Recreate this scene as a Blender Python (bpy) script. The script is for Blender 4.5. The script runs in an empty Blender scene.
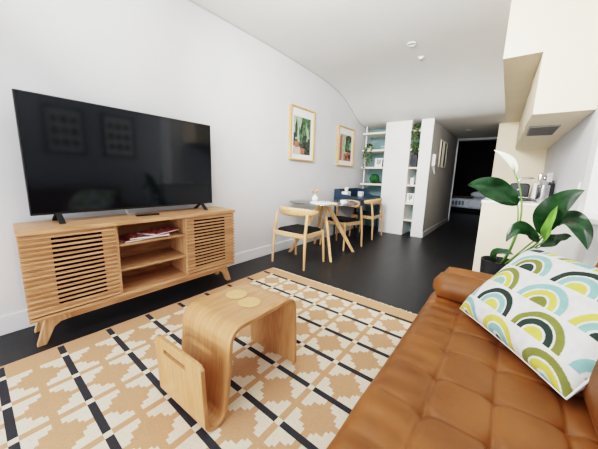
import bpy, bmesh, math, random
from mathutils import Vector, Matrix, noise
random.seed(7)
PI = math.pi
scn = bpy.context.scene
col = scn.collection

# ------------------------------------------------------------------ materials
def srgb(c):
    if isinstance(c, str):
        c = c.lstrip('#'); c = tuple(int(c[i:i+2], 16)/255 for i in (0, 2, 4))
    return tuple(((x/12.92) if x <= .04045 else ((x+.055)/1.055)**2.4) for x in c) + (1,)

def base_mat(name, rough=.5, spec=.5, metal=0):
    m = bpy.data.materials.new(name); m.use_nodes = True
    nt = m.node_tree; b = nt.nodes['Principled BSDF']
    b.inputs['Roughness'].default_value = rough
    b.inputs['Specular IOR Level'].default_value = spec
    b.inputs['Metallic'].default_value = metal
    return m, nt, b

def coords(nt, scale=(1, 1, 1), rot=(0, 0, 0)):
    tc = nt.nodes.new('ShaderNodeTexCoord'); mp = nt.nodes.new('ShaderNodeMapping')
    mp.inputs['Scale'].default_value = scale; mp.inputs['Rotation'].default_value = rot
    nt.links.new(tc.outputs['Object'], mp.inputs['Vector']); return mp

def mottled(name, c1, c2, scale=8, rough=.5, spec=.5, metal=0, bump=0, stretch=(1, 1, 1), detail=4, lo=.3, hi=.7):
    m, nt, b = base_mat(name, rough, spec, metal)
    mp = coords(nt, stretch)
    n = nt.nodes.new('ShaderNodeTexNoise'); n.inputs['Scale'].default_value = scale; n.inputs['Detail'].default_value = detail
    nt.links.new(mp.outputs[0], n.inputs['Vector'])
    r = nt.nodes.new('ShaderNodeValToRGB')
    r.color_ramp.elements[0].position = lo; r.color_ramp.elements[1].position = hi
    r.color_ramp.elements[0].color = srgb(c1); r.color_ramp.elements[1].color = srgb(c2)
    nt.links.new(n.outputs['Fac'], r.inputs['Fac']); nt.links.new(r.outputs['Color'], b.inputs['Base Color'])
    if bump:
        bp = nt.nodes.new('ShaderNodeBump'); bp.inputs['Strength'].default_value = bump; bp.inputs['Distance'].default_value = .01
        nt.links.new(n.outputs['Fac'], bp.inputs['Height']); nt.links.new(bp.outputs['Normal'], b.inputs['Normal'])
    return m

def wood(name, c1, c2, axis='y', rough=.42, fine=60):
    """grain runs along `axis`"""
    m, nt, b = base_mat(name, rough, .4)
    st = {'x': (.06, 1, 1), 'y': (1, .06, 1), 'z': (1, 1, .06)}[axis]
    mp = coords(nt, st)
    n1 = nt.nodes.new('ShaderNodeTexNoise'); n1.inputs['Scale'].default_value = 9; n1.inputs['Detail'].default_value = 1.5
    n1.inputs['Distortion'].default_value = .3
    n2 = nt.nodes.new('ShaderNodeTexNoise'); n2.inputs['Scale'].default_value = fine*2.4; n2.inputs['Detail'].default_value = 2
    nt.links.new(mp.outputs[0], n1.inputs['Vector']); nt.links.new(mp.outputs[0], n2.inputs['Vector'])
    # cathedral rings from the coarse noise
    mu = nt.nodes.new('ShaderNodeMath'); mu.operation = 'MULTIPLY'; mu.inputs[1].default_value = 70
    nt.links.new(n1.outputs['Fac'], mu.inputs[0])
    si = nt.nodes.new('ShaderNodeMath'); si.operation = 'SINE'; nt.links.new(mu.outputs[0], si.inputs[0])
    a = nt.nodes.new('ShaderNodeMath'); a.operation = 'MULTIPLY_ADD'; a.inputs[1].default_value = .22; a.inputs[2].default_value = .2
    nt.links.new(si.outputs[0], a.inputs[0])
    ad = nt.nodes.new('ShaderNodeMath'); ad.operation = 'MULTIPLY_ADD'; ad.inputs[1].default_value = .6
    nt.links.new(n2.outputs['Fac'], ad.inputs[0]); nt.links.new(a.outputs[0], ad.inputs[2])
    r = nt.nodes.new('ShaderNodeValToRGB')
    r.color_ramp.elements[0].position = .25; r.color_ramp.elements[1].position = .78
    r.color_ramp.elements[0].color = srgb(c1); r.color_ramp.elements[1].color = srgb(c2)
    nt.links.new(ad.outputs[0], r.inputs['Fac']); nt.links.new(r.outputs['Color'], b.inputs['Base Color'])
    return m

def ply_mat(name, c1, c2):
    m, nt, b = base_mat(name, .34, .45)
    tc = nt.nodes.new('ShaderNodeTexCoord'); mp = nt.nodes.new('ShaderNodeMapping')
    mp.inputs['Scale'].default_value = (1, .075, 1); nt.links.new(tc.outputs['UV'], mp.inputs['Vector'])
    n1 = nt.nodes.new('ShaderNodeTexNoise'); n1.inputs['Scale'].default_value = 7; n1.inputs['Detail'].default_value = 1.5; n1.inputs['Distortion'].default_value = .25
    n2 = nt.nodes.new('ShaderNodeTexNoise'); n2.inputs['Scale'].default_value = 150; n2.inputs['Detail'].default_value = 2
    nt.links.new(mp.outputs[0], n1.inputs['Vector']); nt.links.new(mp.outputs[0], n2.inputs['Vector'])
    mu = nt.nodes.new('ShaderNodeMath'); mu.operation = 'MULTIPLY'; mu.inputs[1].default_value = 110
    nt.links.new(n1.outputs['Fac'], mu.inputs[0])
    si = nt.nodes.new('ShaderNodeMath'); si.operation = 'SINE'; nt.links.new(mu.outputs[0], si.inputs[0])
    a = nt.nodes.new('ShaderNodeMath'); a.operation = 'MULTIPLY_ADD'; a.inputs[1].default_value = .12; a.inputs[2].default_value = .18
    nt.links.new(si.outputs[0], a.inputs[0])
    ad = nt.nodes.new('ShaderNodeMath'); ad.operation = 'MULTIPLY_ADD'; ad.inputs[1].default_value = .65
    nt.links.new(n2.outputs['Fac'], ad.inputs[0]); nt.links.new(a.outputs[0], ad.inputs[2])
    r = nt.nodes.new('ShaderNodeValToRGB'); r.color_ramp.elements[0].position = .2; r.color_ramp.elements[1].position = .75
    r.color_ramp.elements[0].color = srgb(c1); r.color_ramp.elements[1].color = srgb(c2)
    nt.links.new(ad.outputs[0], r.inputs['Fac']); nt.links.new(r.outputs['Color'], b.inputs['Base Color'])
    return m

def attr_mat(name, rough=.9, spec=.2, weave=0):
    m, nt, b = base_mat(name, rough, spec)
    a = nt.nodes.new('ShaderNodeVertexColor'); a.layer_name = 'Col'
    src = a.outputs['Color']
    mp = coords(nt); n = nt.nodes.new('ShaderNodeTexNoise'); n.inputs['Scale'].default_value = 160 if weave else 30
    nt.links.new(mp.outputs[0], n.inputs['Vector'])
    mx = nt.nodes.new('ShaderNodeMix'); mx.data_type = 'RGBA'; mx.blend_type = 'MULTIPLY'; mx.inputs[0].default_value = .35
    nt.links.new(src, mx.inputs[6]); 
    rr = nt.nodes.new('ShaderNodeValToRGB'); rr.color_ramp.elements[0].color = (.62, .62, .62, 1); rr.color_ramp.elements[0].position = .3
    rr.color_ramp.elements[1].position = .65
    nt.links.new(n.outputs['Fac'], rr.inputs['Fac']); nt.links.new(rr.outputs['Color'], mx.inputs[7])
    nt.links.new(mx.outputs[2], b.inputs['Base Color'])
    if weave:
        bp = nt.nodes.new('ShaderNodeBump'); bp.inputs['Strength'].default_value = .35; bp.inputs['Distance'].default_value = .004
        nt.links.new(n.outputs['Fac'], bp.inputs['Height']); nt.links.new(bp.outputs['Normal'], b.inputs['Normal'])
    return m

M = {}
M['wall'] = mottled('painted_wall', '#d5d6d9', '#dadbde', 3, .75, .2)
M['ceiling'] = mottled('painted_ceiling', '#dfdfdd', '#e4e4e2', 2, .85, .15)
M['white'] = mottled('white_paint', '#eeeeee', '#f4f4f3', 4, .5, .35)
M['trim'] = mottled('trim_paint', '#e0e1e3', '#e6e7e9', 4, .5, .3)
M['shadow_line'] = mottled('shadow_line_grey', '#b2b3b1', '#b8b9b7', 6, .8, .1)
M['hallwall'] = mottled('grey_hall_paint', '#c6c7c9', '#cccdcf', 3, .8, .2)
M['floor'] = mottled('charcoal_vinyl', '#222326', '#2a2b2e', 5, .42, .35, stretch=(3, .4, 1))
M['black_wall'] = mottled('black_wall_paint', '#16171a', '#1b1c20', 3, .8, .1)
M['teal'] = mottled('teal_paint', '#7d999b', '#86a2a3', 3, .7, .2)
M['shelf'] = wood('pale_birch', '#e9e2d3', '#f3eddf', 'x', .5)
M['oak_y'] = wood('oak_grain_long', '#b0825e', '#cca17c', 'y')
M['oak_z'] = wood('oak_grain_upright', '#b0825e', '#cca17c', 'z')
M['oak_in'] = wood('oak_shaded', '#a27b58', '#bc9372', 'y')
M['ply'] = ply_mat('bent_ash_ply', '#ad7a50', '#c8976c')
M['cork'] = mottled('cork', '#cfa473', '#dbb383', 90, .8, .2)
M['beech'] = wood('beech', '#c6976a', '#e0b78b', 'z', .4)
M['beech_x'] = wood('beech_curved', '#cd9f72', '#e4bd93', 'x', .4)
M['frame_oak'] = wood('frame_oak', '#c0935c', '#d8b07a', 'z', .4)
M['black_seat'] = mottled('black_upholstery', '#151516', '#1d1d1f', 60, .75, .25, bump=.1)
M['black_plastic'] = mottled('black_plastic', '#101113', '#16171a', 20, .35, .5)
M['screen'] = mottled('tv_glass', '#090f16', '#0b121a', 1, .08, .4)
M['dark_gap'] = mottled('dark_recess', '#1d1a17', '#25211d', 9, .8, .1)
M['leather'] = None
M['navy'] = mottled('navy_paint', '#27384a', '#2f4355', 6, .4, .4)
M['mat_board'] = mottled('mat_board', '#efefec', '#f4f4f1', 20, .8, .1)
M['cream'] = mottled('cream_laminate', '#e3d5bc', '#e9dcc5', 3, .45, .35)
M['bench'] = mottled('white_stone', '#f1f0ec', '#f7f6f3', 18, .25, .5)
M['steel'] = mottled('brushed_steel', '#b5b6b8', '#cfd0d2', 30, .25, .5, metal=1, stretch=(1, 1, .05))
M['hall_print'] = mottled('grey_hall_print', '#7d7e7d', '#8d8e8c', 9, .7)
M['grille'] = mottled('grille_grey', '#8f8f8d', '#9a9a98', 10, .5)
M['grille_dark'] = mottled('grille_slot_grey', '#5c5c5b', '#666665', 10, .6)
M['chrome'] = mottled('chrome', '#d7d8da', '#e4e5e6', 5, .08, .5, metal=1)
M['pot'] = mottled('charcoal_planter', '#25292c', '#2d3235', 18, .45, .4)
M['soil'] = mottled('soil', '#2a2018', '#43342a', 70, .95, .1, bump=.5)
M['stem'] = mottled('green_stem', '#577a3c', '#6f9450', 20, .5, .4)
M['spathe'] = mottled('white_spathe', '#eef0e0', '#f7f8ee', 12, .5, .3)
M['newleaf'] = mottled('young_leaf', '#6f9f47', '#8dbb60', 14, .4, .4)
M['spadix'] = mottled('cream_spadix', '#e3dfb5', '#efecc9', 80, .7, .2, bump=.4)
M['linen'] = mottled('pale_linen', '#b9c3cf', '#d9e0e7', 9, .9, .1)
M['throw'] = mottled('brown_throw', '#5d4a38', '#78604a', 30, .9, .1)
M['paper'] = mottled('white_paper', '#eceded', '#f6f6f6', 25, .85, .1)
M['ceramic'] = mottled('white_ceramic', '#ecebe8', '#f4f3f0', 10, .25, .5)
M['pink'] = mottled('dried_pink_petals', '#c78f78', '#dcb09a', 60, .9, .1)
M['greenball'] = mottled('moss_green', '#12391c', '#2c6a33', 45, .55, .4, bump=.4)
M['ivy'] = mottled('ivy_leaf', '#26361f', '#43532f', 40, .6, .3)
M['red'] = mottled('magazine_red', '#a32430', '#d8d0ca', 55, .4, .4, lo=.52, hi=.6)
M['cover_dark'] = mottled('magazine_dark', '#50202a', '#b8606a', 40, .4, .4)
M['cable'] = mottled('white_cable', '#e6e6e4', '#eeeeec', 10, .5, .3)
M['fringe'] = mottled('cotton_fringe', '#d9c8ab', '#ece0c9', 60, .95, .1)
M['sofa_leg'] = wood('walnut', '#4a3020', '#6b4830', 'z')
M['terracotta'] = mottled('terracotta_ink', '#9c6350', '#bd8671', 30, .8, .1)
M['ink_green'] = mottled('green_ink', '#33503c', '#73906c', 18, .8, .1)
M['ink_dark'] = mottled('dark_ink', '#2b332e', '#5b625a', 22, .8, .1)
M['ink_pink'] = mottled('pink_ink', '#c5a79c', '#d9c3ba', 14, .8, .1)
M['ink_pale'] = mottled('pale_green_ink', '#8ba78a', '#b7c7b4', 16, .8, .1)
M['rug'] = attr_mat('flatweave_rug', .95, .1, 1)
M['pillow'] = attr_mat('printed_cotton', .9, .15, 0)

def leather():
    m, nt, b = base_mat('tan_leather', .45, .4)
    mp = coords(nt)
    n = nt.nodes.new('ShaderNodeTexNoise'); n.inputs['Scale'].default_value = 5; n.inputs['Detail'].default_value = 6
    nt.links.new(mp.outputs[0], n.inputs['Vector'])
    r = nt.nodes.new('ShaderNodeValToRGB'); e = r.color_ramp.elements
    e[0].position = .3; e[1].position = .72; e[0].color = srgb('#744621'); e[1].color = srgb('#8e582c')
    nt.links.new(n.outputs['Fac'], r.inputs['Fac']); nt.links.new(r.outputs['Color'], b.inputs['Base Color'])
    v = nt.nodes.new('ShaderNodeTexVoronoi'); v.inputs['Scale'].default_value = 260
    nt.links.new(mp.outputs[0], v.inputs['Vector'])
    n3 = nt.nodes.new('ShaderNodeTexNoise'); n3.inputs['Scale'].default_value = 14
    nt.links.new(mp.outputs[0], n3.inputs['Vector'])
    ad = nt.nodes.new('ShaderNodeMath'); ad.operation = 'MULTIPLY_ADD'; ad.inputs[1].default_value = .08
    nt.links.new(v.outputs['Distance'], ad.inputs[0]); nt.links.new(n3.outputs['Fac'], ad.inputs[2])
    bp = nt.nodes.new('ShaderNodeBump'); bp.inputs['Strength'].default_value = .22; bp.inputs['Distance'].default_value = .012
    nt.links.new(ad.outputs[0], bp.inputs['Height']); nt.links.new(bp.outputs['Normal'], b.inputs['Normal'])
    return m
M['leather'] = leather()

def leaf_mat():
    m, nt, b = base_mat('glossy_leaf', .3, .5)
    mp = coords(nt)
    n = nt.nodes.new('ShaderNodeTexNoise'); n.inputs['Scale'].default_value = 22
    nt.links.new(mp.outputs[0], n.inputs['Vector'])
    r = nt.nodes.new('ShaderNodeValToRGB'); e = r.color_ramp.elements
    e[0].position = .3; e[1].position = .75; e[0].color = srgb('#122b17'); e[1].color = srgb('#254a29')
    nt.links.new(n.outputs['Fac'], r.inputs['Fac']); nt.links.new(r.outputs['Color'], b.inputs['Base Color'])
    return m
M['leaf'] = leaf_mat()

def glass_mat(name, tint, rough=.0):
    m, nt, b = base_mat(name, rough, .5)
    b.inputs['Base Color'].default_value = srgb(tint); b.inputs['Transmission Weight'].default_value = 1
    b.inputs['IOR'].default_value = 1.45
    return m
M['glass'] = glass_mat('clear_table_glass', '#e2f0ea')
M['pane'] = glass_mat('window_glass', '#f2f8fa')

def lamp_mat(name, c, s):
    m, nt, b = base_mat(name)
    b.inputs['Base Color'].default_value = srgb(c); b.inputs['Emission Color'].default_value = srgb(c); b.inputs['Emission Strength'].default_value = s
    return m

# ------------------------------------------------------------------ mesh builder
class MB:
    def __init__(s): s.v = []; s.f = []; s.mi = []
    def add(s, vs, fs, mi=0, mat=None):
        o = len(s.v)
        s.v += [tuple((mat @ Vector(p)) if mat else p) for p in vs]
        s.f += [tuple(i+o for i in f) for f in fs]; s.mi += [mi]*len(fs); return s
    def box(s, x0, x1, y0, y1, z0, z1, mi=0, mat=None):
        vs = [(x, y, z) for z in (z0, z1) for y in (y0, y1) for x in (x0, x1)]
        return s.add(vs, [(0, 2, 3, 1), (4, 5, 7, 6), (0, 1, 5, 4), (2, 6, 7, 3), (0, 4, 6, 2), (1, 3, 7, 5)], mi, mat)
    def tube(s, pts, rad, n=10, mi=0, mat=None, cap=True, up=None):
        pts = [Vector(p) for p in pts]; m = len(pts)
        rad = rad if isinstance(rad, (list, tuple)) else [rad]*m
        vs, fs = [], []; ref = None
        for i, p in enumerate(pts):
            t = (pts[min(i+1, m-1)]-pts[max(i-1, 0)]).normalized()
            if ref is None:
                ref = Vector((0, 0, 1)) if abs(t.z) < .9 else Vector((1, 0, 0))
            a = t.cross(ref).normalized(); b = a.cross(t).normalized(); ref = b
            r = rad[i]; ra, rb = (r if isinstance(r, tuple) else (r, r))
            for k in range(n):
                q = p + a*ra*math.cos(2*PI*k/n) + b*rb*math.sin(2*PI*k/n); vs.append(tuple(q))
        for i in range(m-1):
            for k in range(n):
                k2 = (k+1) % n; fs.append((i*n+k, i*n+k2, (i+1)*n+k2, (i+1)*n+k))
        if cap: fs += [tuple(range(n-1, -1, -1)), tuple((m-1)*n+k for k in range(n))]
        return s.add(vs, fs, mi, mat)
    def lathe(s, prof, c=(0, 0, 0), n=28, mi=0, mat=None):
        vs, fs = [], []; m = len(prof)
        for r, z in prof:
            for k in range(n): vs.append((c[0]+r*math.cos(2*PI*k/n), c[1]+r*math.sin(2*PI*k/n), c[2]+z))
        for i in range(m-1):
            for k in range(n):
                k2 = (k+1) % n; fs.append((i*n+k, i*n+k2, (i+1)*n+k2, (i+1)*n+k))
        if prof[0][0] > 1e-5: fs.append(tuple(range(n-1, -1, -1)))
        if prof[-1][0] > 1e-5: fs.append(tuple((m-1)*n+k for k in range(n)))
        return s.add(vs, fs, mi, mat)
    def prism(s, poly, axis, a, b, mi=0, mat=None):
        """polygon in the plane normal to axis, extruded a..b"""
        n = len(poly)
        mk = {'x': lambda p, t: (t, p[0], p[1]), 'y': lambda p, t: (p[0], t, p[1]), 'z': lambda p, t: (p[0], p[1], t)}[axis]
        vs = [mk(p, a) for p in poly]+[mk(p, b) for p in poly]
        fs = [tuple(range(n-1, -1, -1)), tuple(range(n, 2*n))]+[(i, (i+1) % n, n+(i+1) % n, n+i) for i in range(n)]
        return s.add(vs, fs, mi, mat)
    def grid(s, nu, nv, fn, mi=0, skip=None):
        vs = [fn(i/nu, j/nv) for j in range(nv+1) for i in range(nu+1)]
        fs = [(j*(nu+1)+i, j*(nu+1)+i+1, (j+1)*(nu+1)+i+1, (j+1)*(nu+1)+i) for j in range(nv) for i in range(nu) if not (skip and skip(i, j))]
        return s.add(vs, fs, mi)
    def ball(s, c, r, n=16, m=10, mi=0):
        r = r if isinstance(r, tuple) else (r, r, r)
        vs, fs = [], []
        for j in range(m+1):
            th = PI*j/m
            for k in range(n):
                vs.append((c[0]+r[0]*math.sin(th)*math.cos(2*PI*k/n), c[1]+r[1]*math.sin(th)*math.sin(2*PI*k/n), c[2]-r[2]*math.cos(th)))
        for j in range(m):
            for k in range(n):
                k2 = (k+1) % n; fs.append((j*n+k, j*n+k2, (j+1)*n+k2, (j+1)*n+k))
        return s.add(vs, fs, mi)
    def build(s, name, mats, parent=None, smooth=False, bevel=0, seg=2, fix=True, solid=0, subsurf=0):
        me = bpy.data.meshes.new(name); me.from_pydata(s.v, [], s.f)
        mats = mats if isinstance(mats, (list, tuple)) else [mats]
        for m in mats: me.materials.append(m)
        me.polygons.foreach_set('material_index', s.mi)
        if fix:
            bm = bmesh.new(); bm.from_mesh(me)
            bmesh.ops.remove_doubles(bm, verts=bm.verts, dist=1e-6)
            bmesh.ops.recalc_face_normals(bm, faces=bm.faces); bm.to_mesh(me); bm.free()
        o = bpy.data.objects.new(name, me); col.objects.link(o)
        if smooth:
            me.polygons.foreach_set('use_smooth', [True]*len(me.polygons))
            if smooth != 'all': me.set_sharp_from_angle(angle=math.radians(38))
        if solid:
            md = o.modifiers.new('solid', 'SOLIDIFY'); md.thickness = solid; md.offset = 0
        if bevel:
            md = o.modifiers.new('bevel', 'BEVEL'); md.width = bevel; md.segments = seg; md.limit_method = 'ANGLE'; md.angle_limit = math.radians(40)
        if subsurf:
            md = o.modifiers.new('sub', 'SUBSURF'); md.levels = subsurf; md.render_levels = subsurf
        if parent: o.parent = parent
        return o

def tag(o, label=None, cat=None, group=None, kind=None):
    if label: o['label'] = label
    if cat: o['category'] = cat
    if group: o['group'] = group
    if kind: o['kind'] = kind
    return o
def thing(name, label, cat, loc=(0, 0, 0), rz=0, group=None):
    o = bpy.data.objects.new(name, None); col.objects.link(o)
    o.empty_display_size = .1
    o.location = loc; o.rotation_euler = (0, 0, rz); return tag(o, label, cat, group)
def struct(mb, name, mat, label=None, **k):
    o = mb.build(name, mat, **k); o['kind'] = 'structure'
    if label: o['label'] = label
    return o
def copy_tree(o, parent=None):
    c = o.copy(); col.objects.link(c)
    if parent: c.parent = parent
    for ch in list(o.children): copy_tree(ch, c)
    return c
def box(x0, x1, y0, y1, z0, z1): return MB().box(x0, x1, y0, y1, z0, z1)
def smooth01(t): t = max(0, min(1, t)); return t*t*(3-2*t)

# ------------------------------------------------------------------ room dimensions
XW, XR, XK = -2.56, .80, .46       # TV wall, sofa wall, kitchen wall
YB, YS, YT = -3.4, 5.47, 6.3       # window wall, shelf wall face, tall kitchen unit
YE = 8.3                           # end of hall
XH = -1.178                         # hall side wall
struct(box(-4.2, 1.6, -3.6, 12.7, -.12, 0), 'floor', M['floor'])
struct(box(XW-.15, XW, YB, 6.1, 0, 2.95), 'wall_left', M['wall'])
struct(box(XR, XR+.15, YB, 3.0, 0, 2.95), 'wall_right', M['wall'])
struct(box(XK, XR+.15, 2.81, 3.02, 0, 2.95), 'wall_corner', M['white'])
struct(box(XK, XK+.14, 3.02, 12.6, 0, 2.95), 'wall_kitchen', M['wall'])
# ceiling: flat over the living area, swooping down to the shelf wall and hall
def zc(y):
    pts = [(-3.7, 2.67), (2.6, 2.668), (3.4, 2.648), (4.0, 2.62), (4.35, 2.577), (4.67, 2.50), (4.95, 2.385), (5.25, 2.24), (5.5, 2.155), (5.8, 2.14), (6.1, 2.14), (9.5, 2.14)]
    # monotone smooth (cosine-free cubic Hermite)
    for i in range(len(pts)-1):
        if y <= pts[i+1][0]: break
    def sl(k):
        if k <= 0 or k >= len(pts)-1: return 0
        return (pts[k+1][1]-pts[k-1][1])/(pts[k+1][0]-pts[k-1][0])
    (x0, y0), (x1, y1) = pts[i], pts[i+1]; h = x1-x0; t = (y-x0)/h
    return ((2*t**3-3*t**2+1)*y0+(t**3-2*t**2+t)*h*sl(i)+(-2*t**3+3*t**2)*y1+(t**3-t**2)*h*sl(i+1))
ys = [-3.6, -1.5, 0, 2] + [2.6+i*.06 for i in range(0, 60)] + [6.4, 7.4, YE+.02]
mb = MB(); n = len(ys); prof = [(y, zc(y)) for y in ys]+[(YE+.02, 3.1), (-3.6, 3.1)]
mb.prism(prof, 'x', XW-.15, XR+.15)
struct(mb, 'ceiling', M['ceiling'], smooth=True)
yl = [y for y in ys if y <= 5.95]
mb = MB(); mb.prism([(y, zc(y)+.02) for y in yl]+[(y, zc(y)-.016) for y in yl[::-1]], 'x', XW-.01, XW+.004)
struct(mb, 'painted_shadow_line', M['shadow_line'])  # grey strip painted in as the shade line where wall meets ceiling
# shelf wall (white partition with recessed shelving)
zt = 2.24
struct(box(-2.035, -1.552, YS, 5.97, 0, zt), 'wall_partition', M['white'])
struct(box(-1.385, XH-.002, YS, 5.97, 0, zt), 'wall_partition_narrow', M['white'])
struct(box(XH-.12, XH, YS+.015, YE, 0, zt), 'wall_hall', M['hallwall'])
struct(box(XW-.1, XH-.1, 5.97, 6.1, 0, zt), 'wall_alcove', M['teal'])
struct(box(-2.65, XH-.12, YE-.14, YE, 0, zt), 'wall_bedroom_front', M['hallwall'])
struct(box(-3.2, .6, 12.5, 12.62, 0, 2.75), 'wall_bedroom', M['black_wall'])
struct(box(-3.2, -3.08, YE, 12.6, 0, 2.75), 'wall_bedroom_left', M['black_wall'])
struct(box(-3.2, .6, YE+.03, 12.62, 2.55, 2.68), 'ceiling_bedroom', M['ceiling'])
struct(box(XH-.12, XK, YE-.03, YE+.07, 2.09, 2.75), 'trim_1', M['hallwall'])
struct(MB().box(XH-.12, XH+.025, YE, YE+.06, 0, 2.09), 'trim_2', M['trim'])
struct(box(XW, XW+.016, YB, 5.97, 0, .13), 'baseboard_left', M['trim'], bevel=.004)
struct(box(XH, XH+.014, YS+.02, YE-.03, 0, .10), 'baseboard_hall', M['hallwall'])
# window wall behind the camera
wb = MB()
wb.box(XW-.15, XR+.15, YB-.14, YB, 2.5, 2.95).box(XW-.15, XW+.12, YB-.14, YB, 0, 2.5).box(XR-.1, XR+.15, YB-.14, YB, 0, 2.5).box(XW+.12, XR-.1, YB-.14, YB, 0, .08)
struct(wb, 'wall_back', M['white'])
wf = MB(); x0, x1 = XW+.12, XR-.1
for i in range(4):
    x = x0+(x1-x0)*i/3; wf.box(x-.03, x+.03, YB-.1, YB-.04, .08, 2.5)
wf.box(x0, x1, YB-.1, YB-.04, .08, .14).box(x0, x1, YB-.1, YB-.04, 2.44, 2.5)
w1 = struct(wf, 'window_1', M['black_plastic'])

# kitchen overhead: bulkhead, upper cabinet and tall unit
YF = 3.09
struct(MB().prism([(-.172, 2.135), (.092, 2.135), (.092, 1.655), (XK-.001, 1.655), (XK-.001, 2.135), (XR+.1, 2.135), (XR+.1, 2.95), (-.172, 2.95)], 'y', YF, YF+.02).box(-.172, XK-.001, YF+.02, YT+.02, 2.135, 2.95), 'bulkhead', M['cream'])
uc = thing('upper_cabinet', 'cream wall-hung cabinet over the kitchen bench with extractor grille underneath', 'cabinet', (.09, YF, 1.655))
mb = MB()
# carcase: front toward -x tapers very slightly with depth
mb.prism([(.094, YF+.021), (XK-.003, YF+.021), (XK-.003, YT-.003), (.03, YT-.003)], 'z', 1.655, 2.133)
c = mb.build('carcase', M['cream'], uc); c.location = (-.09, -YF, -1.655)
for k in range(4):
    ya = YF+.03+k*.79
    f = MB().prism([(.090-.02*(ya-YF)/1, ya), (.094-.02*(ya-YF), ya), (.094-.02*(ya+.77-YF), ya+.77), (.080-.02*(ya+.77-YF), ya+.77)], 'z', 1.67, 2.13)
    d = f.build('door', M['cream'], uc); d.location = (-.09, -YF, -1.655)
mb = MB()
mb.box(.10, .335, 3.72, 4.36, 1.642, 1.653)
g = mb.build('extractor_grille', M['grille'], uc, bevel=.003); g.location = (-.09, -YF, -1.655)
mb = MB()
for i in range(14): mb.box(.108, .327, 3.74+i*.044, 3.765+i*.044, 1.637, 1.6425)
g2 = mb.build('grille_slots', M['grille_dark'], g)
tu = thing('tall_cabinet', 'tall cream pantry cabinet at the far end of the kitchen bench', 'cabinet', (-.25, YT, 0))
mb = MB().box(-.245, XK-.003, YT, YT+.6, .08, 2.134)
o = mb.build('carcase', M['cream'], tu); o.location = (.25, -YT, 0)
o = MB().box(-.262, -.247, YT+.004, YT+.596, .09, 2.13).build('door', M['cream'], tu); o.location = (.25, -YT, 0)
o = MB().box(-.21, XK-.01, YT+.03, YT+.58, 0, .08).build('plinth', M['dark_gap'], tu); o.location = (.25, -YT, 0)

# kitchen base units
kc = thing('kitchen_base_cabinet', 'cream end-panelled kitchen base cabinet beside the potted plant', 'cabinet', (-.2, 3.6, 0))
def kp(mb, name, mat, par=kc, **k):
    o = mb.build(name, mat, par, **k); o.location = (.2, -3.6, 0); return o
kp(box(-.2, XK-.003, 3.6, 3.625, 0, .862), 'end_panel', M['cream'])
kp(box(-.165, XK-.003, 3.625, YT-.003, .1, .862), 'carcase', M['cream'])
kp(box(-.12, XK-.003, 3.63, YT-.003, 0, .1), 'plinth', M['dark_gap'])
for k in range(4):
    ya = 3.63+k*.665
    for (za, zb) in ((.12, .36), (.385, .61), (.635, .83)):
        dr = kp(box(-.198, -.166, ya, ya+.655, za, zb), 'drawer', M['cream'])
        h = MB().box(-.212, -.198, ya+.02, ya+.63, zb-.014, zb+.006).build('handle', M['black_plastic'], dr)
mb = MB().box(-.208, XK-.002, 3.59, YT-.002, .863, .892)
tag(mb.build('benchtop', M['bench'], None, bevel=.004), 'white stone kitchen benchtop on the cream base cabinet', 'benchtop')
lg = thing('corner_ledge', 'white tapering ledge unit between the kitchen end panel and the right wall', 'ledge', (.44, 2.45, 0))
mb = MB().prism([(.285, 3.585), (.43, 2.45), (XR-.003, 2.45), (XR-.003, 2.807), (XK-.003, 2.807), (XK-.003, 3.585)], 'z', .85, .888)
o = mb.build('ledge_top', M['bench'], lg, bevel=.004); o.location = (-.44, -2.45, 0)
mb = MB().prism([(.315, 3.58), (.455, 2.49), (XR-.004, 2.49), (XR-.004, 2.807), (XK-.004, 2.807), (XK-.004, 3.58)], 'z', 0, .849)
o = mb.build('ledge_body', M['white'], lg); o.location = (-.44, -2.45, 0)
o = MB().box(.50, .77, 2.478, 2.489, .05, .80).build('door', M['white'], lg, bevel=.003); o.location = (-.44, -2.45, 0)

# ------------------------------------------------------------------ TV console
X0, X1, Y0, Y1, ZT = XW+.05, -2.15, .242, 1.782, .745
tc = thing('media_console', 'long oak TV console with slatted doors and open middle shelves', 'console', (-2.33, 1.01, 0))
def cp(mb, name, mat, par=tc, **k):
    mb.v = [(x, y+(X1-x)*.11, z) for x, y, z in mb.v]
    o = mb.build(name, mat, par, **k)
    if par is tc: o.location = (2.33, -1.01, 0)
    return o
cp(box(X0, X1+.012, Y0-.005, Y1+.005, .718, ZT), 'top', M['oak_y'], bevel=.003)
cp(box(X0, X1-.03, Y0, Y0+.02, .19, .718), 'side_panel', M['oak_z'])
cp(box(X0, X1-.03, Y1-.02, Y1, .19, .718), 'side_panel', M['oak_z'])
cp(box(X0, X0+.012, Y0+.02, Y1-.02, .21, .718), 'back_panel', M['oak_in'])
cp(box(X0, X1-.004, Y0, Y1, .183, .207), 'bottom_panel', M['oak_y'], bevel=.002)
cp(box(X0+.012, X1-.01, .728, .746, .207, .718), 'divider', M['oak_z'])
cp(box(X0+.012, X1-.01, 1.262, 1.280, .207, .718), 'divider', M['oak_z'])
for z in (.385, .573):
    cp(box(X0+.012, X1-.02, .746, 1.262, z-.016, z), 'shelf', M['oak_in'], bevel=.002)
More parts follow.
